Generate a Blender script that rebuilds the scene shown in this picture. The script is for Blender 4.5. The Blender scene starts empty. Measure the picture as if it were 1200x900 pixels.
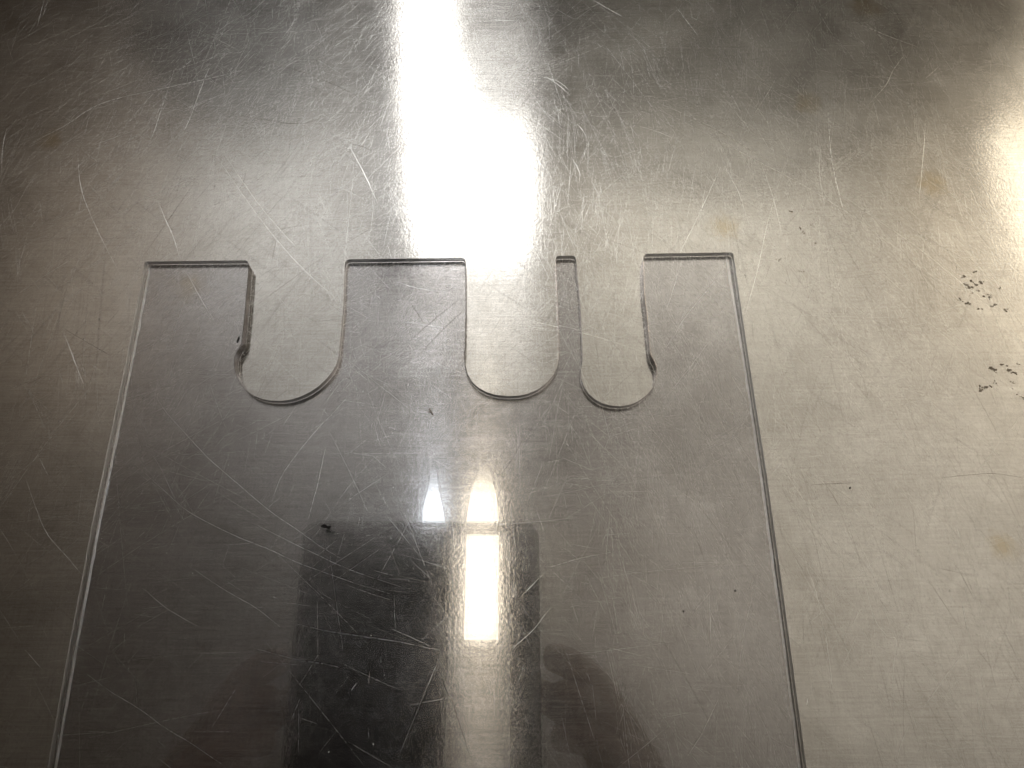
import bpy, bmesh, math, random
from mathutils import Vector, Matrix
random.seed(7)
sc = bpy.context.scene
C = sc.collection

# ---------------------------------------------------------------- camera, light, exposure
CAM_H = 0.21
cd = bpy.data.cameras.new("camera"); cam = bpy.data.objects.new("camera", cd); C.objects.link(cam)
cam.location = (0, 0, CAM_H); cam.rotation_euler = (0.378980, 0, 0)
cd.sensor_width = 36.0; cd.lens = 27.0; cd.clip_start = 0.001; cd.clip_end = 50
sc.camera = cam

w = bpy.data.worlds.new("World"); sc.world = w; w.use_nodes = True
w.node_tree.nodes["Background"].inputs[0].default_value = (1.0, 0.66, 0.40, 1)
w.node_tree.nodes["Background"].inputs[1].default_value = 0.02

def area(name, loc, size, power, color, rot=(math.pi, 0, 0), sy=None, spread=math.pi):
    l = bpy.data.lights.new(name, 'AREA'); l.shape = 'RECTANGLE'; l.size = size; l.size_y = sy or size
    l.energy = power; l.color = color; l.spread = spread
    o = bpy.data.objects.new(name, l); o.location = loc; o.rotation_euler = rot; C.objects.link(o); return o
# unseen area lights added to put pools of light on the ceiling
CEIL = 1.7
area("ceil_fill_warm", (1.55, 1.20, 1.36), 0.35, 4.6, (1.0, 0.86, 0.66), sy=0.5)
area("ceil_fill_right", (1.12, 0.38, 1.28), 0.7, 4.1, (1.0, 0.94, 0.85), sy=1.1)
area("ceil_fill_cool", (-0.64, 1.34, 1.38), 0.45, 4.0, (0.95, 0.97, 1.0), sy=0.6)
area("ceil_fill_middle", (0.52, 1.20, 1.36), 0.7, 4.5, (1.0, 0.96, 0.87), sy=0.3)
area("ceil_fill_left", (-1.15, 1.15, 1.36), 0.35, 0.9, (1.0, 0.80, 0.62), sy=0.8)
area("ceil_fill_back", (-0.32, 0.72, 1.42), 0.4, 0.75, (0.97, 0.98, 1.0), sy=0.4)
area("ceil_fill_near", (0.45, 0.22, 1.40), 0.4, 0.8, (1.0, 0.93, 0.82), sy=0.5)

sc.view_settings.view_transform = 'Standard'; sc.view_settings.look = 'None'
sc.view_settings.exposure = 0.0; sc.view_settings.gamma = 1.0
sc.cycles.use_denoising = True
sc.cycles.max_bounces = 16; sc.cycles.transmission_bounces = 12; sc.cycles.glossy_bounces = 8
sc.cycles.sample_clamp_indirect = 30.0; sc.cycles.blur_glossy = 0.0

# ---------------------------------------------------------------- helpers
def mat(name):
    m = bpy.data.materials.new(name); m.use_nodes = True
    nt = m.node_tree; nt.nodes.clear()
    return m, nt
def N(nt, t, **kw):
    n = nt.nodes.new(t)
    for k, v in kw.items():
        if k.startswith('i_'): n.inputs[k[2:].replace('_', ' ')].default_value = v
        else: setattr(n, k, v)
    return n
def math_n(nt, op, a, b=None, c=None, clamp=False):
    n = nt.nodes.new('ShaderNodeMath'); n.operation = op; n.use_clamp = clamp
    for i, v in enumerate((a, b, c)):
        if v is None: continue
        if isinstance(v, (int, float)): n.inputs[i].default_value = v
        else: nt.links.new(v, n.inputs[i])
    return n.outputs[0]
def ramp(nt, src, stops):
    n = nt.nodes.new('ShaderNodeValToRGB'); e = n.color_ramp.elements
    while len(e) < len(stops): e.new(0.5)
    for k, (p, c) in enumerate(stops):
        e[k].position = p; e[k].color = (c, c, c, 1) if isinstance(c, (int, float)) else (*c, 1)
    nt.links.new(src, n.inputs[0]); return n.outputs[0]
def noise(nt, co, scale, detail=4, rough=0.55, loc=(0,0,0), rot=0.0, sc3=(1,1,1), dist=0.0):
    mp = N(nt, 'ShaderNodeMapping'); mp.inputs['Location'].default_value = loc
    mp.inputs['Rotation'].default_value = (0, 0, rot); mp.inputs['Scale'].default_value = sc3
    mp.vector_type = 'POINT'
    if rot:      # turn first, then stretch
        mr = N(nt, 'ShaderNodeMapping'); mr.inputs['Rotation'].default_value = (0, 0, rot); nt.links.new(co, mr.inputs[0])
        mp.inputs['Rotation'].default_value = (0, 0, 0); nt.links.new(mr.outputs[0], mp.inputs[0])
    else: nt.links.new(co, mp.inputs[0])
    n = N(nt, 'ShaderNodeTexNoise'); n.inputs['Scale'].default_value = scale; n.inputs['Detail'].default_value = detail
    n.inputs['Roughness'].default_value = rough; n.inputs['Distortion'].default_value = dist
    nt.links.new(mp.outputs[0], n.inputs['Vector']); return n.outputs['Fac']
def bsdf(name, color, rough=0.5, metallic=0.0, **kw):
    m, nt = mat(name)
    p = N(nt, 'ShaderNodeBsdfPrincipled'); o = N(nt, 'ShaderNodeOutputMaterial')
    tc = N(nt, 'ShaderNodeTexCoord')
    v = noise(nt, tc.outputs['Object'], kw.pop('nscale', 40), 4)
    amt = kw.pop('namt', 0.25)
    r = ramp(nt, v, [(0.3, tuple(c*(1-amt) for c in color)), (0.7, tuple(min(1, c*(1+amt)) for c in color))])
    nt.links.new(r, p.inputs['Base Color'])
    p.inputs['Roughness'].default_value = rough; p.inputs['Metallic'].default_value = metallic
    for k, x in kw.items(): p.inputs[k.replace('_', ' ')].default_value = x
    nt.links.new(p.outputs[0], o.inputs[0]); return m
def link(name, me, m, parent=None, kind=None):
    o = bpy.data.objects.new(name, me); C.objects.link(o)
    if m: me.materials.append(m)
    if parent: o.parent = parent
    if kind: o['kind'] = kind
    return o
def from_bm(name, bm, m, parent=None, kind=None, smooth=False):
    me = bpy.data.meshes.new(name); bm.to_mesh(me); bm.free()
    if smooth:
        for p in me.polygons: p.use_smooth = True
    return link(name, me, m, parent, kind)
def empty(name, loc, label, cat, group=None):
    o = bpy.data.objects.new(name, None); C.objects.link(o); o.location = loc; o.empty_display_size = 0.02
    o['label'] = label; o['category'] = cat
    if group: o['group'] = group
    return o
def tag(o, label, cat, group=None):
    o['label'] = label; o['category'] = cat
    if group: o['group'] = group
    return o
def box(bm, x0, x1, y0, y1, z0, z1):
    vs = [bm.verts.new((x, y, z)) for z in (z0, z1) for y in (y0, y1) for x in (x0, x1)]
    for f in ((0,2,3,1), (4,5,7,6), (0,1,5,4), (2,6,7,3), (0,4,6,2), (1,3,7,5)): bm.faces.new([vs[i] for i in f])
def prism(bm, pts, z0, z1):
    b = [bm.verts.new((x, y, z0)) for x, y in pts]; t = [bm.verts.new((x, y, z1)) for x, y in pts]; n = len(pts)
    bm.faces.new(t); bm.faces.new(b[::-1])
    for i in range(n): bm.faces.new((b[i], b[(i+1) % n], t[(i+1) % n], t[i]))
def rrect(x0, x1, y0, y1, r, n=8):
    out = []
    for cx, cy, a in ((x1-r, y1-r, 0), (x0+r, y1-r, 90), (x0+r, y0+r, 180), (x1-r, y0+r, 270)):
        for k in range(n+1):
            t = math.radians(a + 90*k/n); out.append((cx+r*math.cos(t), cy+r*math.sin(t)))
    return out

# ---------------------------------------------------------------- materials
def steel_material():
    m, nt = mat("worn_stainless_steel"); L = nt.links.new
    tc = N(nt, 'ShaderNodeTexCoord'); co = tc.outputs['Object']
    g1 = noise(nt, co, 1.0, 3, 0.6, sc3=(45, 1500, 1))          # brushed grain along x
    g2 = noise(nt, co, 1.0, 2, 0.5, sc3=(160, 3800, 1), loc=(3, 7, 0))
    g3 = noise(nt, co, 1.0, 2, 0.5, sc3=(2600, 140, 1), loc=(9, 2, 0))  # fine cross grain
    m1 = noise(nt, co, 38, 6, 0.62, loc=(1.3, 0.2, 0), dist=0.6)           # worn blotches
    m2 = noise(nt, co, 170, 5, 0.65, loc=(5, 2, 0), dist=1.2)
    m3 = noise(nt, co, 9, 3, 0.5, loc=(2, 8, 0))
    # polish streaks from wiping at several angles
    s1 = noise(nt, co, 1.0, 3, 0.6, sc3=(25, 700, 1), rot=math.radians(38), dist=0.4)
    s2 = noise(nt, co, 1.0, 3, 0.6, sc3=(25, 800, 1), rot=math.radians(-62), dist=0.5)
    s3 = noise(nt, co, 1.0, 3, 0.6, sc3=(20, 900, 1), rot=math.radians(83), dist=0.5)
    st = math_n(nt, 'ADD', ramp(nt, s1, [(0.58, 0.0), (0.78, 1.0)]), math_n(nt, 'ADD', ramp(nt, s2, [(0.58, 0.0), (0.78, 1.0)]), ramp(nt, s3, [(0.6, 0.0), (0.8, 1.0)])), clamp=True)
    # colour of the metal: warm grey nickel, with faint yellow stains
    f = math_n(nt, 'ADD', math_n(nt, 'MULTIPLY', g1, 0.24), math_n(nt, 'ADD', math_n(nt, 'MULTIPLY', m1, 0.36), math_n(nt, 'ADD', math_n(nt, 'MULTIPLY', m2, 0.25), math_n(nt, 'MULTIPLY', g2, 0.2))))
    sp_ = noise(nt, co, 1900, 2, 0.7)
    f = math_n(nt, 'ADD', f, math_n(nt, 'MULTIPLY', math_n(nt, 'SUBTRACT', sp_, 0.5), 0.22))
    f = math_n(nt, 'ADD', f, math_n(nt, 'MULTIPLY', math_n(nt, 'SUBTRACT', g3, 0.5), 0.14))
    col = ramp(nt, f, [(0.36, (0.36, 0.345, 0.32)), (0.52, (0.50, 0.483, 0.458)), (0.66, (0.64, 0.625, 0.60))])
    base = col
    for (x, y), r in STAINS:
        sub = N(nt, 'ShaderNodeVectorMath', operation='DISTANCE'); L(co, sub.inputs[0]); sub.inputs[1].default_value = (x, y, 0)
        dd = math_n(nt, 'ADD', math_n(nt, 'DIVIDE', sub.outputs['Value'], r), math_n(nt, 'MULTIPLY', math_n(nt, 'SUBTRACT', m2, 0.5), 1.6))
        fa = ramp(nt, dd, [(0.25, 0.55), (1.05, 0.0)])
        mx = N(nt, 'ShaderNodeMix', data_type='RGBA'); L(fa, mx.inputs[0]); L(base, mx.inputs[6]); mx.inputs[7].default_value = (0.40, 0.33, 0.21, 1)
        base = mx.outputs[2]
    # roughness
    r = math_n(nt, 'ADD', 0.10, math_n(nt, 'MULTIPLY', m1, 0.11))
    r = math_n(nt, 'ADD', r, math_n(nt, 'MULTIPLY', g1, 0.05))
    r = math_n(nt, 'ADD', r, math_n(nt, 'MULTIPLY', st, 0.08))
    # relief
    hgt = math_n(nt, 'ADD', math_n(nt, 'MULTIPLY', g1, 0.5), math_n(nt, 'ADD', math_n(nt, 'MULTIPLY', g2, 0.3), math_n(nt, 'MULTIPLY', g3, 0.22)))
    b = N(nt, 'ShaderNodeBump'); b.inputs['Strength'].default_value = 0.25; b.inputs['Distance'].default_value = 0.00002; L(hgt, b.inputs['Height'])
    b2 = N(nt, 'ShaderNodeBump'); b2.inputs['Strength'].default_value = 1.0; b2.inputs['Distance'].default_value = 0.00022
    L(m3, b2.inputs['Height']); L(b.outputs[0], b2.inputs['Normal'])
    b3 = N(nt, 'ShaderNodeBump'); b3.inputs['Strength'].default_value = 0.5; b3.inputs['Distance'].default_value = 0.00003
    L(noise(nt, co, 1100, 3, 0.6), b3.inputs['Height']); L(b2.outputs[0], b3.inputs['Normal']); b2 = b3
    tg = N(nt, 'ShaderNodeTangent'); tg.direction_type = 'UV_MAP'; tg.uv_map = 'grain'
    def gl(rough, an, colsock):
        g = N(nt, 'ShaderNodeBsdfAnisotropic'); g.distribution = 'GGX'
        if isinstance(rough, float): g.inputs['Roughness'].default_value = rough
        else: L(rough, g.inputs['Roughness'])
        g.inputs['Anisotropy'].default_value = an; L(colsock, g.inputs['Color']); L(b2.outputs[0], g.inputs['Normal']); L(tg.outputs[0], g.inputs['Tangent']); return g.outputs[0]
    a = gl(r, 0.66, base); c = gl(math_n(nt, 'ADD', r, 0.18), 0.4, base); s = gl(math_n(nt, 'MULTIPLY', r, 0.32), 0.3, base)
    mx = N(nt, 'ShaderNodeMixShader'); L(ramp(nt, math_n(nt, 'ADD', math_n(nt, 'MULTIPLY', st, 0.5), math_n(nt,'MULTIPLY', m2, 0.8)), [(0.25, 0.06), (1.0, 0.36)]), mx.inputs[0]); L(a, mx.inputs[1]); L(c, mx.inputs[2])
    mx2 = N(nt, 'ShaderNodeMixShader'); mx2.inputs[0].default_value = 0.30; L(mx.outputs[0], mx2.inputs[1]); L(s, mx2.inputs[2])
    o = N(nt, 'ShaderNodeOutputMaterial'); L(mx2.outputs[0], o.inputs[0])
    return m
def scratch_material(name, col, rough, an):
    m, nt = mat(name); L = nt.links.new
    tc = N(nt, 'ShaderNodeTexCoord'); v = noise(nt, tc.outputs['Object'], 900, 3)
    tg = N(nt, 'ShaderNodeTangent'); tg.direction_type = 'UV_MAP'; tg.uv_map = 'grain'
    g = N(nt, 'ShaderNodeBsdfAnisotropic'); g.distribution = 'GGX'
    g.inputs['Anisotropy'].default_value = an
    L(math_n(nt, 'ADD', rough-0.08, math_n(nt, 'MULTIPLY', v, 0.16)), g.inputs['Roughness']); L(tg.outputs[0], g.inputs['Tangent'])
    L(ramp(nt, v, [(0.3, tuple(c*0.8 for c in col)), (0.7, col)]), g.inputs['Color'])
    o = N(nt, 'ShaderNodeOutputMaterial'); L(g.outputs[0], o.inputs[0]); return m
def acrylic_material(name, rough, tint, frost=0.0):
    m, nt = mat(name); L = nt.links.new
    g = N(nt, 'ShaderNodeBsdfGlass'); g.distribution = 'GGX'; g.inputs['IOR'].default_value = 1.49
    tc = N(nt, 'ShaderNodeTexCoord')
    if rough > 0:
        v = noise(nt, tc.outputs['Object'], 1.0, 3, 0.6, sc3=(1400, 1400, 90))
        L(math_n(nt, 'MULTIPLY', v, rough*2), g.inputs['Roughness'])
        b = N(nt, 'ShaderNodeBump'); b.inputs['Strength'].default_value = 0.5; b.inputs['Distance'].default_value = 0.00008; L(v, b.inputs['Height']); L(b.outputs[0], g.inputs['Normal'])
    else: g.inputs['Roughness'].default_value = 0.0
    g.inputs['Color'].default_value = (*tint, 1)
    o = N(nt, 'ShaderNodeOutputMaterial')
    if frost:
        d = N(nt, 'ShaderNodeBsdfDiffuse'); d.inputs['Color'].default_value = (0.75, 0.73, 0.72, 1)
        t_ = N(nt, 'ShaderNodeBsdfTranslucent'); t_.inputs['Color'].default_value = (0.92, 0.91, 0.90, 1)
        dm = N(nt, 'ShaderNodeMixShader'); dm.inputs[0].default_value = 0.7; L(d.outputs[0], dm.inputs[1]); L(t_.outputs[0], dm.inputs[2]); d = dm
        mx = N(nt, 'ShaderNodeMixShader'); mx.inputs[0].default_value = frost; L(g.outputs[0], mx.inputs[1]); L(d.outputs[0], mx.inputs[2]); L(mx.outputs[0], o.inputs[0])
    else: L(g.outputs[0], o.inputs[0])
    return m
def lamp_material(name, col, strength, fade=None):
    m, nt = mat(name)
    if fade:       # emission dimmed towards one end to imitate a glint that tapers off
        tc = N(nt, 'ShaderNodeTexCoord'); sp_ = N(nt, 'ShaderNodeSeparateXYZ'); nt.links.new(tc.outputs['Object'], sp_.inputs[0])
        mr = N(nt, 'ShaderNodeMapRange'); mr.interpolation_type = 'SMOOTHSTEP'; nt.links.new(sp_.outputs['Y'], mr.inputs[0])
        for i, v in enumerate((fade[0], fade[1], strength, strength*0.02)): mr.inputs[1+i].default_value = v
        e = N(nt, 'ShaderNodeEmission'); e.inputs[0].default_value = (*col, 1); nt.links.new(mr.outputs[0], e.inputs[1])
        o = N(nt, 'ShaderNodeOutputMaterial'); nt.links.new(e.outputs[0], o.inputs[0]); return m
    e = N(nt, 'ShaderNodeEmission'); e.inputs[0].default_value = (*col, 1); e.inputs[1].default_value = strength
    o = N(nt, 'ShaderNodeOutputMaterial'); nt.links.new(e.outputs[0], o.inputs[0]); return m

STAINS = [((0.10146, 0.18809), 0.006), ((0.06839, 0.1381), 0.006), ((-0.15519, 0.17179), 0.005), ((0.13819, 0.15453), 0.006), ((-0.10003, 0.11638), 0.006), ((0.12957, 0.23217), 0.008), ((0.13321, 0.03625), 0.005)]
M_steel = steel_material()
M_scr = scratch_material("scratch_bright", (0.97, 0.96, 0.94), 0.28, 0.4)
M_scr_d = scratch_material("scratch_dull", (0.36, 0.33, 0.30), 0.4, 0.3)
M_acr = acrylic_material("clear_acrylic", 0.0, (0.915, 0.914, 0.922))
M_cut = acrylic_material("laser_cut_slot_edge", 0.05, (0.86, 0.82, 0.81), 0.16)
M_side = acrylic_material("polished_acrylic_edge", 0.03, (0.9, 0.9, 0.9), 0.5)
M_cham = acrylic_material("pale_line_chamfer", 0.2, (0.95, 0.95, 0.95), 0.8)  # frosted chamfer added to imitate the light line inside the long edges
M_grime = bsdf("baked_grime", (0.30, 0.25, 0.19), 0.7, nscale=900)
M_black = bsdf("black_speck", (0.004, 0.004, 0.004), 0.8)
M_white = bsdf("pale_nick", (0.8, 0.79, 0.76), 0.5)
M_dark = bsdf("dark_plastic", (0.012, 0.013, 0.015), 0.45)
M_skin = bsdf("skin", (0.34, 0.23, 0.18), 0.5, nscale=60, namt=0.15)
M_sleeve = bsdf("dark_sleeve", (0.03, 0.02, 0.015), 0.9)
M_ceil = bsdf("ceiling_paint", (0.78, 0.76, 0.72), 0.9, nscale=2, namt=0.05)
M_block_grey = bsdf("grey_blocker", (0.2, 0.195, 0.185), 0.7, nscale=5)
M_block_dark = bsdf("dark_blocker", (0.10, 0.09, 0.08), 0.7, nscale=5)
M_housing = bsdf("lamp_housing", (0.5, 0.5, 0.5), 0.6)
M_glass = acrylic_material("lens_glass", 0.0, (0.9, 0.9, 0.9))

# ---------------------------------------------------------------- the steel table top
TX, TY0, TY1 = 0.6, -0.4, 0.75
bm = bmesh.new(); box(bm, -TX, TX, TY0, TY1, -0.03, 0.0)
bmesh.ops.bevel(bm, geom=[e for e in bm.edges if abs(e.verts[0].co.z - e.verts[1].co.z) < 1e-6 and e.verts[0].co.z > -0.001], offset=0.003, segments=3, affect='EDGES')
uv = bm.loops.layers.uv.new('grain')
for f in bm.faces:
    for l in f.loops: l[uv].uv = (l.vert.co.x, l.vert.co.y)
table = from_bm("steel_tabletop", bm, M_steel)
table['kind'] = 'structure'; table['label'] = 'scratched brushed stainless steel tabletop under the clear sheet'

# ---------------------------------------------------------------- scratches: shallow ribbons of torn metal
class Ribbons:
    def __init__(s): s.v = []; s.f = []; s.u = []; s.n = 0
    def add(s, pts, w, z):
        P = [Vector((p[0], p[1], 0)) for p in pts]; n = len(P); base = len(s.v); acc = 0
        for i, p in enumerate(P):
            t = (P[min(i+1, n-1)] - P[max(i-1, 0)]).normalized(); q = Vector((-t.y, t.x, 0))
            k = min(1.0, 0.18 + 2.4*min(i, n-1-i)/(n-1)) * random.uniform(0.55, 1.1) * w / 2
            a = p + q*k; b = p - q*k
            s.v += [(a.x, a.y, z), (b.x, b.y, z)]
            if i: acc += (p - P[i-1]).length
            s.u.append(acc)
            if i:
                j = base + 2*i
                s.f.append(((j-2, j-1, j+1, j), ((0, s.u[-2]), (1, s.u[-2]), (1, s.u[-1]), (0, s.u[-1]))))
        s.n += 1
    def build(s, name, m, parent):
        me = bpy.data.meshes.new(name); me.from_pydata(s.v, [], [f for f, _ in s.f])
        ul = me.uv_layers.new(name='grain'); k = 0
        for f, us in s.f:
            for u in us: ul.data[k].uv = (u[1], u[0]*0.0003); k += 1
        for p in me.polygons: p.use_smooth = False
        me.update()
        flip = any(p.normal.z < 0 for p in me.polygons[:4])
        if flip: me.flip_normals()
        return link(name, me, m, parent, 'stuff')
def smooth(pts, k=5):
    if len(pts) < 3:
        (x0, y0), (x1, y1) = pts; return [(x0+(x1-x0)*i/k, y0+(y1-y0)*i/k) for i in range(k+1)]
    P = [pts[0]] + list(pts) + [pts[-1]]; out = []
    for i in range(1, len(P)-2):
        for j in range(k):
            t = j/k; q = []
            for c in (0, 1):
                a, b, d, e = P[i-1][c], P[i][c], P[i+1][c], P[i+2][c]
                q.append(0.5*((2*b) + (d-a)*t + (2*a-5*b+4*d-e)*t*t + (3*b-a-3*d+e)*t**3))
            out.append(tuple(q))
    out.append(pts[-1]); return out
bright, dull = Ribbons(), Ribbons()
ZL = lambda: random.uniform(0.00001, 0.00007)
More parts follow.
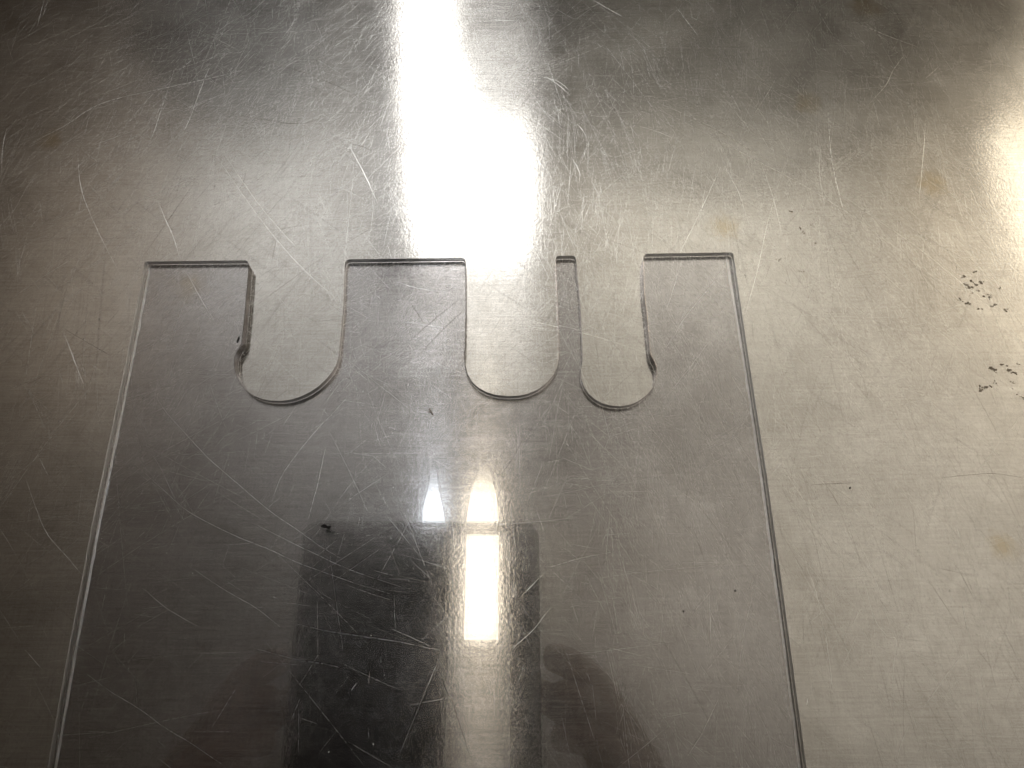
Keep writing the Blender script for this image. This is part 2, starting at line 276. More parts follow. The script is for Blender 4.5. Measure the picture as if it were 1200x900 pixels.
TRACED = [(1, 0.34, [(-0.11519, 0.14786), (-0.11187, 0.14132), (-0.10835, 0.13491), (-0.10413, 0.12551)]), (1, 0.3, [(-0.10126, 0.12092), (-0.09565, 0.11191), (-0.09032, 0.10402)]), (1, 0.26, [(-0.14555, 0.16827), (-0.1412, 0.15285), (-0.13349, 0.1381), (-0.12258, 0.12092)]), (1, 0.3, [(-0.13545, 0.10029), (-0.12923, 0.08908), (-0.12608, 0.08363)]), (1, 0.22, [(-0.09816, 0.16478), (-0.08266, 0.14294), (-0.06694, 0.12397), (-0.05244, 0.11044)]), (1, 0.2, [(-0.09641, 0.16652), (-0.07998, 0.1436), (-0.06387, 0.12551)]), (1, 0.24, [(-0.05541, 0.17109), (-0.04942, 0.15962), (-0.04381, 0.1472)]), (1, 0.22, [(-0.15694, 0.10897), (-0.14734, 0.11849), (-0.13719, 0.12706)]), (1, 0.26, [(-0.16164, 0.17109), (-0.15219, 0.17786), (-0.14109, 0.18772), (-0.12159, 0.19407), (-0.1045, 0.19901), (-0.09019, 0.20401)]), (1, 0.22, [(-0.13107, 0.13971), (-0.12195, 0.14687), (-0.11184, 0.15285), (-0.09625, 0.16133)]), (1, 0.2, [(-0.11863, 0.20323), (-0.12027, 0.18624), (-0.12105, 0.17714), (-0.12265, 0.16652)]), (1, 0.22, [(-0.1063, 0.20517), (-0.10819, 0.1937), (-0.11003, 0.18076), (-0.11179, 0.17357)]), (1, 0.3, [(-0.17185, 0.23552), (-0.17178, 0.22967), (-0.17152, 0.22309)]), (1, 0.2, [(-0.1706, 0.23552), (-0.17059, 0.22719)]), (1, 0.2, [(-0.12109, 0.08634), (-0.1121, 0.0924), (-0.10297, 0.09887), (-0.08862, 0.11044), (-0.07328, 0.12092)]), (1, 0.2, [(-0.06237, 0.13238), (-0.0545, 0.13554), (-0.04596, 0.1381)]), (1, 0.2, [(-0.14047, 0.17003), (-0.13471, 0.17286), (-0.12861, 0.17571)]), (1, 0.24, [(-0.17144, 0.17714), (-0.17071, 0.16827), (-0.16845, 0.15791)]), (0, 0.2, [(-0.09948, 0.18441), (-0.08737, 0.18112), (-0.07258, 0.17894), (-0.06414, 0.18185)]), (0, 0.22, [(-0.08907, 0.20712), (-0.07808, 0.20323), (-0.06715, 0.19863), (-0.05623, 0.19257), (-0.04547, 0.18624)]), (0, 0.2, [(-0.13576, 0.10172), (-0.12842, 0.09745), (-0.11979, 0.09268)]), (0, 0.26, [(-0.05481, 0.17073), (-0.05012, 0.16932), (-0.04685, 0.16757)]), (0, 0.2, [(-0.16497, 0.21582), (-0.1597, 0.21263), (-0.15464, 0.21026)]), (1, 0.24, [(0.0484, 0.18624), (0.06499, 0.17535), (0.0823, 0.16305), (0.09777, 0.15218), (0.11587, 0.13586), (0.13262, 0.11789)]), (1, 0.2, [(0.05, 0.18809), (0.06943, 0.17642), (0.08647, 0.16236)]), (1, 0.22, [(0.0688, 0.17003), (0.07116, 0.15962), (0.07391, 0.15118), (0.07641, 0.1365)]), (1, 0.22, [(0.08279, 0.16236), (0.08521, 0.14786), (0.08609, 0.13332)]), (1, 0.22, [(0.09082, 0.16305), (0.08226, 0.13971), (0.07693, 0.12244), (0.07375, 0.1134), (0.06998, 0.10316)]), (1, 0.2, [(0.06936, 0.16133), (0.05895, 0.13971), (0.05087, 0.12397)]), (1, 0.3, [(0.10855, 0.18441), (0.10718, 0.17357), (0.10644, 0.16133), (0.10684, 0.14952), (0.10739, 0.13906)]), (1, 0.2, [(0.10378, 0.17003), (0.10166, 0.15962), (0.10134, 0.14621)]), (1, 0.22, [(0.14117, 0.18076), (0.13748, 0.16652), (0.1324, 0.14786)]), (1, 0.28, [(0.02979, 0.23552), (0.03493, 0.23133), (0.04032, 0.22719)]), (1, 0.22, [(0.05995, 0.23217), (0.06341, 0.22513), (0.06681, 0.21822)]), (1, 0.2, [(0.09261, 0.19939), (0.08801, 0.19107), (0.0833, 0.18367)]), (1, 0.26, [(0.13933, 0.20947), (0.1341, 0.20246), (0.13016, 0.19558), (0.12281, 0.18735)]), (1, 0.2, [(0.15032, 0.20401), (0.14474, 0.19863)]), (1, 0.24, [(0.0, 0.10634), (0.00908, 0.10344), (0.01937, 0.10086), (0.03081, 0.09717), (0.04082, 0.09324)]), (1, 0.2, [(0.0, 0.10316), (0.01292, 0.10115)]), (1, 0.24, [(0.06109, 0.09972), (0.05266, 0.08853), (0.04572, 0.0804)]), (1, 0.22, [(0.0538, 0.12706), (0.05028, 0.11638), (0.04697, 0.1075)]), (1, 0.24, [(0.06687, 0.12336), (0.06072, 0.11489), (0.05338, 0.10605), (0.04602, 0.09464)]), (1, 0.2, [(0.09884, 0.15962), (0.11325, 0.14458), (0.12839, 0.13018), (0.14137, 0.11548), (0.15292, 0.10316)]), (1, 0.26, [(0.04348, 0.17786), (0.05052, 0.17499), (0.05688, 0.17144)]), (1, 0.2, [(0.01195, 0.19939), (0.01634, 0.19558), (0.02008, 0.19107)]), (1, 0.22, [(0.12373, 0.22513), (0.13485, 0.21822), (0.14457, 0.21303)]), (1, 0.22, [(-0.00619, 0.22554), (0.00062, 0.22554)]), (1, 0.24, [(0.02207, 0.17894), (0.02372, 0.17642), (0.02533, 0.17286)]), (1, 0.2, [(0.01992, 0.16478), (0.02152, 0.16133), (0.02278, 0.1569)]), (1, 0.22, [(0.01046, 0.19939), (0.01638, 0.1971), (0.02013, 0.19294)]), (1, 0.26, [(-0.10624, 0.08363), (-0.10122, 0.07615), (-0.0944, 0.06911), (-0.08502, 0.06023), (-0.07638, 0.05331), (-0.06642, 0.0456), (-0.05835, 0.04042), (-0.05213, 0.03625), (-0.04605, 0.03282)]), (1, 0.24, [(-0.10605, 0.05898), (-0.0977, 0.05234), (-0.08825, 0.04513), (-0.07444, 0.03856), (-0.0652, 0.0351), (-0.05745, 0.03168), (-0.04445, 0.02719), (-0.0317, 0.02343)]), (1, 0.2, [(-0.07022, 0.04206), (-0.05792, 0.03625), (-0.04352, 0.02988), (-0.02954, 0.02542)]), (1, 0.26, [(-0.10806, 0.00373), (-0.10066, -0.00072), (-0.09353, -0.00431), (-0.08636, -0.00864), (-0.07942, -0.01212), (-0.07024, -0.01726)]), (1, 0.2, [(-0.14161, 0.04679), (-0.13771, 0.05527), (-0.1337, 0.064), (-0.12893, 0.07353), (-0.12405, 0.08228)]), (1, 0.22, [(-0.13651, 0.05527), (-0.128, 0.04089), (-0.12035, 0.0335), (-0.11462, 0.02809)]), (1, 0.2, [(-0.12633, 0.00993), (-0.1203, 0.00476)]), (1, 0.18, [(-0.09763, 0.02498), (-0.08992, 0.01951), (-0.08141, 0.01521)]), (1, 0.2, [(-0.086, 0.03055), (-0.07674, 0.02498), (-0.06752, 0.02016), (-0.06022, 0.01521)]), (1, 0.22, [(-0.0474, 0.0796), (-0.05189, 0.07379), (-0.05632, 0.06834), (-0.061, 0.06148), (-0.06461, 0.05478), (-0.06622, 0.04799)]), (1, 0.26, [(-0.05275, 0.064), (-0.05344, 0.05824), (-0.05426, 0.05161), (-0.05582, 0.04323)]), (1, 0.24, [(-0.05582, 0.01585), (-0.04786, 0.01415), (-0.03886, 0.01288), (-0.02879, 0.0114), (-0.01876, 0.00951)]), (1, 0.22, [(-0.05226, 0.00681), (-0.04825, 0.0062), (-0.04423, 0.00537)]), (1, 0.2, [(-0.06332, 0.02278), (-0.06146, 0.02234)]), (1, 0.2, [(-0.06626, 0.00993), (-0.05606, 0.00744), (-0.04825, 0.0062)]), (0, 0.26, [(-0.01861, 0.00517), (-0.01557, -0.00132), (-0.01279, -0.00864), (-0.00944, -0.01726)]), (0, 0.24, [(-0.03628, 0.00435), (-0.03629, 0.00129)]), (1, 0.22, [(0.09267, 0.03625), (0.09392, 0.02719), (0.09516, 0.01735), (0.09775, 0.01309), (0.09978, 0.01203), (0.09796, 0.00578), (0.09622, -0.00132)]), (1, 0.24, [(0.11894, 0.02168), (0.1189, 0.01735), (0.11894, 0.01245)]), (1, 0.24, [(0.11809, 0.0017), (0.11738, -0.00629), (0.1172, -0.01365)]), (1, 0.26, [(0.08099, 0.01843), (0.08159, 0.01203), (0.08159, 0.00476), (0.08106, -0.00431)]), (1, 0.22, [(0.06484, 0.02608), (0.0617, 0.01843), (0.05931, 0.01098), (0.05672, -0.00072)]), (1, 0.22, [(0.05222, 0.02498), (0.05162, 0.01628), (0.05126, 0.00785)]), (1, 0.2, [(0.04318, -0.01499), (0.04723, -0.0098), (0.0518, -0.00232)]), (1, 0.2, [(0.09922, -0.00825), (0.09619, -0.01308), (0.09436, -0.01726)]), (1, 0.34, [(0.07473, -0.00192), (0.07423, -0.00392)]), (1, 0.22, [(0.10363, -0.00431), (0.11134, 0.00373), (0.11683, 0.00889)]), (1, 0.22, [(0.08877, 0.01521), (0.09057, 0.018), (0.09228, 0.02016)]), (1, 0.2, [(0.07912, 0.03055), (0.0806, 0.02498), (0.08122, 0.01843)]), (1, 0.2, [(0.09343, 0.04089), (0.09579, 0.03282), (0.09711, 0.02719), (0.09877, 0.01628), (0.09983, 0.00993)]), (1, 0.2, [(0.0895, 0.0456), (0.09267, 0.03625)]), (1, 0.22, [(0.04711, 0.01843), (0.05336, 0.02498)]), (1, 0.2, [(0.01032, 0.03055), (0.01842, 0.03282), (0.02656, 0.03441)]), (1, 0.2, [(0.0, 0.00993), (0.00557, 0.01457), (0.01013, 0.02016)]), (1, 0.24, [(0.12171, 0.04206), (0.12213, 0.03856)]), (1, 0.2, [(0.00226, 0.02278), (0.00869, 0.02898)]), (1, 0.3, [(-0.03549, 0.11698), (-0.02904, 0.11489), (-0.02028, 0.1134)]), (1, 0.3, [(-0.03371, 0.10344), (-0.02588, 0.10229), (-0.02016, 0.10143)]), (1, 0.3, [(-0.04156, 0.11251), (-0.04015, 0.11103)]), (0, 0.24, [(-0.03089, 0.10955), (-0.02864, 0.10605), (-0.02695, 0.10316)]), (0, 0.2, [(-0.01575, 0.11132), (-0.02211, 0.10547), (-0.02686, 0.10086), (-0.03079, 0.09689)]), (0, 0.2, [(-0.01435, 0.1075), (-0.01816, 0.10373), (-0.02314, 0.09802), (-0.028, 0.09185)]), (0, 0.2, [(0.00491, 0.0704), (0.0, 0.06023), (-0.00596, 0.05282)]), (1, 0.2, [(0.07308, 0.06527), (0.07784, 0.05527), (0.08243, 0.0456), (0.08653, 0.03396)]), (1, 0.2, [(0.06143, 0.0704), (0.06749, 0.05898), (0.07244, 0.0504)]), (0, 0.2, [(0.11975, 0.05527), (0.1344, 0.0565), (0.14346, 0.05527)]), (0, 0.24, [(0.08354, 0.05331), (0.09556, 0.0538)]), (1, 0.2, [(0.13023, 0.0704), (0.14009, 0.06023)])]
for b, w_, pts in TRACED:
    pts = smooth(pts, 6)
    pts = [(x+random.gauss(0, .00003), y+random.gauss(0, .00003)) for x, y in pts]
    (bright if b else dull).add(pts, w_*0.001*((0.72 if pts[0][1] > .10 else 0.52) if b else 0.7), ZL())
def stroke(x, y, a, L_, curv, n=5):
    pts = []; st = L_/n; x -= math.cos(a)*L_/2; y -= math.sin(a)*L_/2
    for i in range(n+1):
        pts.append((x, y)); x += math.cos(a)*st; y += math.sin(a)*st; a += curv*st + random.gauss(0, 0.008)
    return pts
R = math.radians
# families of strokes left by scouring: (centre x, y, spread x, y, angle, spread, count, length, width)
FAM = [
 (-0.09, 0.14, .05, .045, 40, 12, 520, .014, .10), (-0.10, 0.15, .06, .05, 70, 14, 380, .010, .10), (-0.09, 0.19, .07, .03, 28, 12, 380, .012, .09),
 (-0.02, 0.15, .05, .05, 62, 25, 360, .010, .09), (0.09, 0.15, .06, .04, 88, 16, 620, .010, .10), (0.09, 0.15, .06, .05, -48, 14, 420, .014, .09),
 (0.10, 0.09, .05, .05, -62, 12, 560, .016, .10), (0.06, 0.07, .04, .05, -78, 14, 420, .012, .09), (0.05, 0.11, .04, .03, -42, 20, 300, .010, .09),
 (-0.06, 0.07, .04, .04, -38, 12, 160, .014, .09), (-0.11, 0.08, .05, .05, 50, 14, 200, .014, .08), (-0.03, 0.03, .04, .03, -20, 14, 90, .012, .08),
 (0.02, 0.13, .12, .07, 0, 90, 1500, .007, .08), (0.0, 0.10, .13, .09, 0, 8, 900, .010, .08),
 (-0.02, 0.11, .02, .02, 45, 60, 260, .008, .08), (0.0, 0.06, .02, .04, 88, 20, 320, .010, .08),
 (0.0, 0.25, .30, .20, 0, 90, 3200, .010, .10),
 (-0.09, .16, .06, .05, 40, 16, 5000, .007, .066), (-0.07, .16, .07, .05, 82, 14, 4200, .007, .06), (0.10, .15, .08, .05, 90, 14, 5000, .008, .062),
 (0.12, .10, .06, .06, -55, 14, 4200, .009, .06), (0.09, .04, .04, .05, -76, 12, 3400, .009, .06), (0.0, .14, .10, .06, 1, 7, 3000, .006, .05),
]
for cx, cy, sx, sy, a, sa, cnt, ln, wd in FAM:
    for k in range(cnt):
        x, y = random.gauss(cx, sx*1.1), random.gauss(cy, sy*1.1)
        if -.09 < x < .025 and y < .085 and random.random() < 0.72: continue
        if abs(x) > TX-.02 or not (TY0+.02 < y < TY1-.02): continue
        L_ = ln*1.05*random.lognormvariate(0, 0.7)
        p = stroke(x, y, R(random.gauss(a, sa)), L_, random.gauss(0, 2.2), 4)
        (bright if random.random() < 0.93 else dull).add(p, wd*0.001*random.uniform(0.25, 1.0)**1.5*0.68, ZL())
# bundles: a few parallel strokes made by one pass of the scourer
for k in range(200):
    x, y = random.gauss(0.0, 0.10), random.gauss(0.11, 0.07)
    if -.09 < x < .03 and y < .09: continue
    a = R(random.choice((random.gauss(38, 14), random.gauss(-50, 14), random.gauss(80, 14)))); cv = random.gauss(0, 3); L_ = random.uniform(.012, .035)
    for j in range(random.randint(3, 8)):
        o_ = random.gauss(0, .0012)
        p = stroke(x - math.sin(a)*o_ + random.gauss(0, .002), y + math.cos(a)*o_ + random.gauss(0, .002), a + random.gauss(0, .03), L_*random.uniform(.4, 1), cv, 6)
        bright.add(p, random.uniform(.015, .045)*.001, ZL())
bright.build("scratch_marks", M_scr, table)
dull.build("dull_scratches", M_scr_d, table)
# tiny bright nicks and dark pin pricks
def flake(bm, x, y, r, z0=0.00002, z1=0.0002, el=1.0, a=0.0, n=7):
    pts = []
    for i in range(n):
        t = 2*math.pi*i/n; q = r*random.uniform(0.45, 1.15); u, v = q*math.cos(t)*el, q*math.sin(t)/el
        pts.append((x+u*math.cos(a)-v*math.sin(a), y+u*math.sin(a)+v*math.cos(a)))
    prism(bm, pts, z0, z1)
bm = bmesh.new()
for k in range(420):
    flake(bm, random.gauss(0, .12), random.gauss(.11, .08), random.uniform(.00006, .00016), 0.00001, 0.00008 + k*1e-8, random.uniform(1, 1.7), random.uniform(0, 3), 5)
from_bm("pale_nicks", bm, M_white, table, 'stuff')
GR = [(0.14111, 0.11668), (0.14303, 0.11819), (0.1419, 0.11548), (0.14382, 0.11698), (0.14382, 0.11459), (0.14664, 0.1131), (0.14749, 0.11221), (0.14071, 0.1197), (0.14484, 0.12153), (0.14581, 0.11759), (0.15108, 0.11519), (0.15072, 0.10809), (0.14799, 0.10985), (0.14295, 0.10838), (0.1381, 0.11132), (0.13994, 0.11014), (0.14228, 0.08853), (0.14317, 0.08798), (0.14659, 0.08963), (0.14747, 0.08798), (0.14879, 0.08716), (0.13746, 0.08174), (0.13896, 0.08282), (0.14052, 0.08309), (0.14222, 0.0839), (0.14858, 0.08013), (0.14925, 0.0788), (0.14756, 0.08417), (0.15047, 0.08991), (0.09178, 0.13714), (0.09297, 0.13586), (0.09019, 0.1436), (0.09579, 0.13842), (0.09618, 0.13175), (0.08404, 0.12582), (0.08541, 0.11789), (0.12475, 0.13238), (0.09016, 0.12153), (0.14913, 0.07933), (0.14223, 0.1134)]
for i, (x, y) in enumerate(GR):                      # burnt-on grime islands
    bm = bmesh.new()
    for j in range(random.randint(2, 5) if i not in (0, 2, 16, 19, 22) else 7):
        flake(bm, x+random.gauss(0, .0005), y+random.gauss(0, .0003), random.uniform(.00018, .0005)*(0.55 if i > 23 else 1), 0.00002, 0.00004+j*0.000005, random.uniform(1, 1.35), R(random.uniform(-50, 30)), 8)
    from_bm("grime_mark", bm, M_grime, table)
SP = {'black': (-0.04998, 0.04077), 'print': (-0.02351, 0.07457), 'dot1': (0.04492, 0.01907), 'dot2': (-0.01012, 0.17607), 'dot3': (0.05896, 0.02431), 'dot4': (0.09436, 0.05234), 'white1': (-0.14725, 0.19483), 'white2': (-0.10364, 8e-05), 'chip': (-0.08114, 0.09632)}
def mark(name, x, y, spec, m, zt=0.00012):
    bm = bmesh.new()
    for j, (dx, dy, r, el, a) in enumerate(spec): flake(bm, x+dx, y+dy, r, 0.00002, zt+j*1e-5, el, R(a), 9)
    return from_bm(name, bm, m, table)
mark("grime_mark", *SP['print'], [(-.0003,.0008,.0003,1.2,0),(0,.0002,.0004,1.3,-40),(.0004,-.0004,.00045,1.4,-50),(-.0004,-.0001,.0003,1.5,0),(.0006,-.0009,.00025,1,0)], M_grime)
for q in ('dot1', 'dot2', 'dot3', 'dot4'): mark("pin_prick", *SP[q], [(0,0,.00032,1.1,30)], M_black)

# ---------------------------------------------------------------- the clear acrylic sheet with three slots
GAP, THK = 0.0002, 0.0034
OUT = [(-0.11349, 0.123), (-0.0823, 0.12342), (-0.08155, 0.12291), (-0.08116, 0.12185), (-0.08068, 0.11439), (-0.08034, 0.10768), (-0.08004, 0.10139), (-0.07989, 0.09634), (-0.08003, 0.09467), (-0.08065, 0.09329), (-0.08119, 0.09205), (-0.08139, 0.09055), (-0.08115, 0.08837), (-0.08034, 0.08527), (-0.07866, 0.08246), (-0.07677, 0.08029), (-0.07449, 0.07876), (-0.07203, 0.07771), (-0.06927, 0.07714), (-0.06632, 0.07703), (-0.06343, 0.07745), (-0.06083, 0.07834), (-0.05826, 0.07971), (-0.05597, 0.0815), (-0.05395, 0.08374), (-0.05241, 0.08599), (-0.05137, 0.08837), (-0.05085, 0.09109), (-0.05089, 0.09329), (-0.05083, 0.09998), (-0.05085, 0.10739), (-0.05128, 0.11587), (-0.0516, 0.12215), (-0.05133, 0.12336), (-0.05041, 0.12379), (-0.04224, 0.12391), (-0.03169, 0.12409), (-0.02113, 0.12427), (-0.01546, 0.1244), (-0.01465, 0.12397), (-0.01428, 0.12276), (-0.0141, 0.11439), (-0.01388, 0.1071), (-0.01383, 0.09998), (-0.01383, 0.09357), (-0.01409, 0.09164), (-0.01383, 0.08918), (-0.01301, 0.08567), (-0.01149, 0.08286), (-0.00961, 0.08108), (-0.00738, 0.07973), (-0.00466, 0.07887), (-0.00123, 0.0785), (0.00221, 0.07866), (0.00491, 0.07934), (0.00763, 0.08066), (0.01, 0.08257), (0.0119, 0.08486), (0.0132, 0.08742), (0.01381, 0.09027), (0.01393, 0.09357), (0.01388, 0.09998), (0.01382, 0.10883), (0.01369, 0.11735), (0.01351, 0.12367), (0.01369, 0.12464), (0.01428, 0.12501), (0.01878, 0.12513), (0.01956, 0.12476), (0.01985, 0.12367), (0.02018, 0.11587), (0.02056, 0.11), (0.02074, 0.09998), (0.02076, 0.09301), (0.02069, 0.08946), (0.02016, 0.08702), (0.02006, 0.08406), (0.02076, 0.0815), (0.02201, 0.07929), (0.02376, 0.07755), (0.02591, 0.0763), (0.02832, 0.07562), (0.031, 0.07542), (0.0337, 0.07583), (0.03621, 0.07693), (0.03853, 0.07866), (0.04065, 0.08103), (0.04184, 0.08326), (0.04221, 0.08567), (0.04219, 0.08756), (0.04179, 0.08905), (0.04119, 0.09041), (0.04079, 0.09191), (0.04066, 0.09384), (0.04061, 0.09913), (0.04049, 0.10509), (0.04018, 0.11145), (0.0404, 0.11735), (0.04065, 0.12382), (0.04095, 0.12519), (0.0417, 0.1258), (0.05297, 0.12598), (0.06797, 0.12629), (0.06869, 0.12586), (0.06872, 0.12519), (0.06936, 0.09301), (0.07045, 0.05432), (0.07081, 0.02239), (0.0711, -0.01696), (0.07177, -0.09), (-0.11073, -0.093), (-0.11223, -0.01752), (-0.11294, 0.00976), (-0.11342, 0.04249), (-0.11313, 0.09027)]
sheet = empty("acrylic_sheet", (0, 0, GAP), "clear acrylic sheet with three round-bottomed slots in its far edge, lying on steel", "acrylic sheet")
def chaikin(p, cap):
    out = []; n = len(p)
    for i in range(n):
        a, b = Vector(p[i]), Vector(p[(i+1) % n]); l = (b-a).length; k = min(0.25*l, cap)/l
        out += [tuple(a.lerp(b, k)), tuple(b.lerp(a, k))]
    return out
pts = chaikin(chaikin(OUT, .0003), .00012)[::-1]
bm = bmesh.new(); prism(bm, pts, 0.0, THK)
bmesh.ops.recalc_face_normals(bm, faces=bm.faces)
hor = [e for e in bm.edges if abs(e.verts[0].co.z - e.verts[1].co.z) < 1e-7]
lon = [e for e in hor if abs(e.verts[0].co.y - e.verts[1].co.y) > 0.002 and e.verts[0].co.z < 0.001 and (max(v.co.x for v in e.verts) < -.105 or min(v.co.x for v in e.verts) > .066)]
hor = [e for e in hor if e not in lon]
bmesh.ops.bevel(bm, geom=lon, offset=0.0008, segments=1, affect='EDGES', clamp_overlap=True)
hor = [e for e in bm.edges if abs(e.verts[0].co.z - e.verts[1].co.z) < 1e-7 and e.verts[0].co.z > THK-1e-6]
bmesh.ops.bevel(bm, geom=hor, offset=0.00012, segments=1, affect='EDGES', clamp_overlap=True)
me = bpy.data.meshes.new("sheet_panel"); bm.normal_update()
bm.to_mesh(me)
me.materials.append(M_acr); me.materials.append(M_cut); me.materials.append(M_side); me.materials.append(M_cham)
for p in me.polygons: p.material_index = 0 if abs(p.normal.z) > 0.9 else (2 if (p.center.x < -.105 or p.center.x > .066) else 1); p.material_index = 3 if p.material_index == 2 and p.normal.z < -.3 else p.material_index; p.use_smooth = abs(p.normal.z) < 0.999
me.set_sharp_from_angle(angle=R(30))
bm.free()
panel = bpy.data.objects.new("sheet_panel", me); C.objects.link(panel); panel.parent = sheet
# added metal strips under both long edges imitate their bright refracted line
M_edge_glint = scratch_material("edge_glint_metal", (0.95, 0.94, 0.92), 0.34, 0.0)
def edge_glint(edge_pts, side):
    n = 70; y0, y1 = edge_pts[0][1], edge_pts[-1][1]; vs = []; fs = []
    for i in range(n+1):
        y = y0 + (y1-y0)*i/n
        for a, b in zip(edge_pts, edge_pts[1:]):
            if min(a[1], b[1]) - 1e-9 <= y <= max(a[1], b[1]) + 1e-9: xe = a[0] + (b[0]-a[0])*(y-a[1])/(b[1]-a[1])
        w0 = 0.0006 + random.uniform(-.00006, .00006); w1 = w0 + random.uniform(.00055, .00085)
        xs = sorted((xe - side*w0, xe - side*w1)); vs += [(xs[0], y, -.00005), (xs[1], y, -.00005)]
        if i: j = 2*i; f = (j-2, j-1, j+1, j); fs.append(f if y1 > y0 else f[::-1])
    me = bpy.data.meshes.new("edge_glint_strip"); me.from_pydata(vs, [], fs); me.uv_layers.new(name='grain')
    o = link("edge_glint_strip", me, M_edge_glint, sheet); o['label'] = 'added pale strip imitating the bright refracted line along the long edge'
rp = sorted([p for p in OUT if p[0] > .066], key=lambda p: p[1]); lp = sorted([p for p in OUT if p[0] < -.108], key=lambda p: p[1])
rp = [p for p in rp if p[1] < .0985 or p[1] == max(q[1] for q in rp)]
edge_glint(rp, 1); edge_glint([p for p in lp if p[1] < .2], -1)
# black crumb lying on the sheet and the burnt tip at the first slot
bm = bmesh.new(); x, y = SP['black']
prism(bm, [(x-.0016, y+.0001), (x-.0009, y+.00065), (x-.0002, y+.0006), (x+.0004, y+.0001), (x+.0010, y+.0002), (x+.0013, y+.0005), (x+.0012, y-.0002), (x+.0008, y-.0007), (x+.0001, y-.0004), (x-.0009, y-.0003)][::-1], GAP+THK, GAP+THK+0.0003)
bmesh.ops.recalc_face_normals(bm, faces=bm.faces)
tag(from_bm("black_crumb", bm, M_black), "small black crumb lying on the clear sheet left of the light reflection", "crumb")
bm = bmesh.new(); x, y = SP['chip']
prism(bm, [(x-.0003, y-.0009), (x+.0001, y-.0010), (x+.0004, y+.0002), (x+.00035, y+.0012), (x-.0001, y+.0004)], THK-.0004, THK+.00015)
bmesh.ops.recalc_face_normals(bm, faces=bm.faces)
from_bm("burnt_tip", bm, M_black, sheet)

# ---------------------------------------------------------------- what the steel and the acrylic mirror
# ceiling
bm = bmesh.new(); box(bm, -4.5, 4.5, -3.5, 5.5, CEIL, CEIL+.05)
ceil = from_bm("ceiling", bm, M_ceil); ceil['kind'] = 'structure'; ceil['label'] = 'pale ceiling mirrored in the steel'
# ceiling lamps
def lamp(name, pts, z, col, strength, label, thick=0.03, fade=None):
    r = empty(name, (0, 0, 0), label, "ceiling lamp")
    bm = bmesh.new(); prism(bm, pts, z, z+thick); bmesh.ops.recalc_face_normals(bm, faces=bm.faces)
    from_bm("lamp_diffuser", bm, lamp_material(name+"_glow", col, strength, fade), r)
    xs = [p[0] for p in pts]; ys = [p[1] for p in pts]
    bm = bmesh.new(); prism(bm, rrect(min(xs)-.01, max(xs)+.01, min(ys)-.01, max(ys)+.01, .01, 3), z+thick+.001, CEIL-.001)
    bmesh.ops.recalc_face_normals(bm, faces=bm.faces)
    from_bm("lamp_housing", bm, M_housing, r)
    return r
lamp("warm_tube_lamp", [(-.1087, .106), (-.0314, .106), (-.032, .39), (-.039, .44), (-.052, .49), (-.066, .54), (-.073, .54), (-.085, .49), (-.100, .44), (-.107, .39)], 1.62, (1.0, 0.89, 0.70), 9, "warm white strip lamp mirrored as the upright bright bar in the clear sheet", fade=(.41, .53))  # strip lamp tips are pointed to imitate tapering glints
lamp("cool_strip_lamp", [(-.215, .20), (-.162, .20), (-.164, .39), (-.172, .42), (-.181, .46), (-.189, .53), (-.194, .53), (-.202, .46), (-.211, .42), (-.214, .39)], 1.62, (0.86, 0.93, 1.0), 10, "cool white strip lamp mirrored beside the dark tablet's top edge", fade=(.41, .52))
lamp("wide_panel_lamp", [(-.37, 2.40), (-.25, 2.40), (-.185, 1.82), (-.125, 1.68), (.02, 1.57), (.075, 1.40), (.065, 1.23), (.025, 1.09), (-.255, 1.10), (-.297, 1.376), (-.33, 1.8)], 1.6, (1.0, 0.99, 0.97), 7.0, "wide cool white lamp mirrored as the blown out glare on the steel")
lamp("side_lamp", rrect(1.40, 1.95, 1.05, 1.68, .14, 6), 1.6, (1.0, 0.88, 0.68), 5.0, "warm lamp mirrored as the cream glare at the right rim of the steel")
# the dark tablet in its open frame, held above the sheet by the photographer
tz0, tz1 = 0.2115, 0.2195
tab = empty("tablet", (0, 0, tz0), "dark tablet mirrored in the clear sheet, held flat over it", "tablet")
bm = bmesh.new(); prism(bm, [(-.1125, -.11), (-.0335, -.11), (-.0335, .0792), (-.1033, .0792), (-.1033, .0746), (-.1125, .0746)], 0, tz1-tz0); bmesh.ops.recalc_face_normals(bm, faces=bm.faces)
from_bm("tablet_body", bm, M_dark, tab)
bm = bmesh.new()
def ring(bm, x0, x1, y0, y1, z0, z1): prism(bm, [(x0, y0), (x1, y0), (x1, y1), (x0, y1)], z0, z1)
r_ = .0095
top = [(.0145, .0748)] + [(.0145-r_+r_*math.cos(R(a)), .085-r_+r_*math.sin(R(a))) for a in range(0, 91, 10)] + [(-.1135+r_+r_*math.cos(R(a)), .085-r_+r_*math.sin(R(a))) for a in range(90, 181, 10)] + [(-.1135, .0748), (-.1035, .0748), (-.1035, .0794), (-.001, .0794), (-.001, .0748)]
prism(bm, top, 0, .008)
ring(bm, -.001, .0145, -.112, .0747, 0, .008)
bmesh.ops.recalc_face_normals(bm, faces=bm.faces)
from_bm("tablet_frame", bm, M_dark, tab)
bm = bmesh.new(); ring(bm, -.0005, .0025, .045, .053, -.0006, -.0001); bmesh.ops.recalc_face_normals(bm, faces=bm.faces)
from_bm("flash_window", bm, M_white, tab)

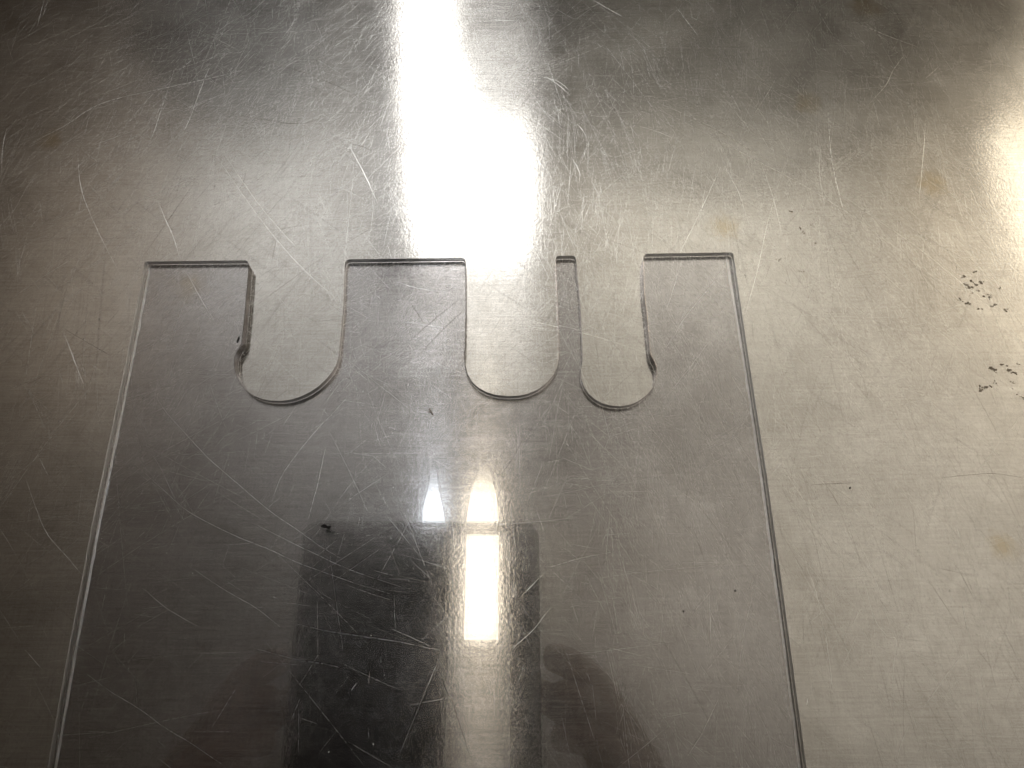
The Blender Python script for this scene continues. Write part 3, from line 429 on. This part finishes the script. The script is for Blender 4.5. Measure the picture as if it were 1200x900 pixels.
# the photographer's two hands, seen only as dark mirror images
person = empty("person", (0, -0.10, 0.2), "photographer in dark sleeves mirrored holding the tablet with both hands", "person")
def skin_chain(name, chains, m, parent, sub=2):
    verts, edges, rad = [], [], []
    for ch in chains:
        prev = None
        for x, y, z, r in ch:
            k = next((i for i, v in enumerate(verts) if (Vector(v)-Vector((x, y, z))).length < 1e-6), None)
            if k is None: k = len(verts); verts.append((x, y, z)); rad.append(r)
            if prev is not None: edges.append((prev, k))
            prev = k
    me = bpy.data.meshes.new(name); me.from_pydata(verts, edges, [])
    o = link(name, me, m, parent); o.location = -parent.location
    md = o.modifiers.new("skin", 'SKIN'); md.use_smooth_shade = True
    sv = me.skin_vertices[0].data if me.skin_vertices else None
    if sv is None:
        bpy.context.view_layer.objects.active = o
        return o
    for i, r in enumerate(rad): sv[i].radius = (r, r)
    sv[0].use_root = True
    s = o.modifiers.new("sub", 'SUBSURF'); s.levels = sub; s.render_levels = sub
    return o
def hand(s, ox, oy):
    # s = +1: right hand gripping the tablet's right rim; the fingers reach under it, the thumb over it
    f = lambda x, y, z, r: (ox + s*x, oy + y, z + .012, r)
    wrist = f(.062, -.088, .222, .023); palm = f(.044, -.040, .220, .020)
    ch = [[wrist, palm]]
    fing = [((.036, -.014, .217, .0110), (.024, .004, .211, .0095), (.010, .012, .206, .0085), (.001, .012, .208, .0075)),
            ((.042, -.030, .216, .0110), (.034, -.012, .209, .0095), (.018, -.006, .205, .0085), (.003, -.006, .206, .0070)),
            ((.044, -.046, .214, .0110), (.036, -.032, .208, .0092), (.020, -.026, .204, .0082), (.004, -.026, .205, .0068)),
            ((.046, -.062, .214, .0098), (.038, -.052, .208, .0082), (.022, -.047, .205, .0072), (.008, -.047, .206, .0060))]
    for a in fing: ch.append([palm] + [f(*p) for p in a])
    ch.append([palm, f(.030, -.026, .230, .012), f(.012, -.012, .226, .0095), f(-.008, -.002, .223, .008)])
    skin_chain("hand", ch, M_skin, person)
    skin_chain("sleeve", [[f(.060, -.082, .222, .031), f(.085, -.17, .24, .038), f(.14, -.33, .26, .045)]], M_sleeve, person)
hand(1, .0145, .004)
hand(-1, -.1135, .002)
# head and shoulders leaning over the near side of the table
skin_chain("torso", [[(-.06, -.55, .05, .15), (-.06, -.50, .28, .17), (-.06, -.46, .44, .10), (-.06, -.40, .52, .055)], [(-.06, -.46, .44, .10), (-.25, -.48, .40, .07)], [(-.06, -.46, .44, .10), (.13, -.48, .40, .07)]], M_sleeve, person)
skin_chain("head", [[(-.06, -.39, .54, .06), (-.06, -.37, .62, .085), (-.06, -.37, .70, .075)]], M_skin, person)

# unseen dark shapes added so their blurred images darken the far steel rim
def blocker(name, pts, z0, z1, label, cat, m=None):
    bm = bmesh.new(); prism(bm, pts, z0, z1); bmesh.ops.recalc_face_normals(bm, faces=bm.faces)
    bmesh.ops.bevel(bm, geom=bm.edges[:], offset=0.008, segments=2, affect='EDGES')
    return tag(from_bm(name, bm, m or M_block_dark), label, cat)
blocker("blocker_mid", [(-.124, 3.2), (-.117, 1.475), (-.053, 1.393), (.011, 1.374), (.204, 1.724), (.32, 2.05), (.5, 3.2)], 1.30, 1.42, "unseen dark shape added to mirror as the dark patch just right of the glare at the far rim", "duct")
blocker("blocker_right", [(.19, 1.45), (.333, 1.37), (.576, 1.31), (.765, 1.33), (1.0, 1.45), (1.375, 1.54), (1.9, 1.62), (1.9, 3.2), (.785, 3.2), (.733, 1.75), (.567, 1.62), (.324, 1.56)], 1.30, 1.62, "unseen grey shape added to mirror as the dim band at the far right rim", "cabinet", M_block_grey)
blocker("blocker_left", [(-1.16, 3.2), (-1.026, 1.60), (-.873, 1.50), (-.648, 1.52), (-.58, 1.66), (-.60, 3.2)], 1.30, 1.55, "unseen black shape added to mirror as the dark blur at the far left rim", "box", M_dark)
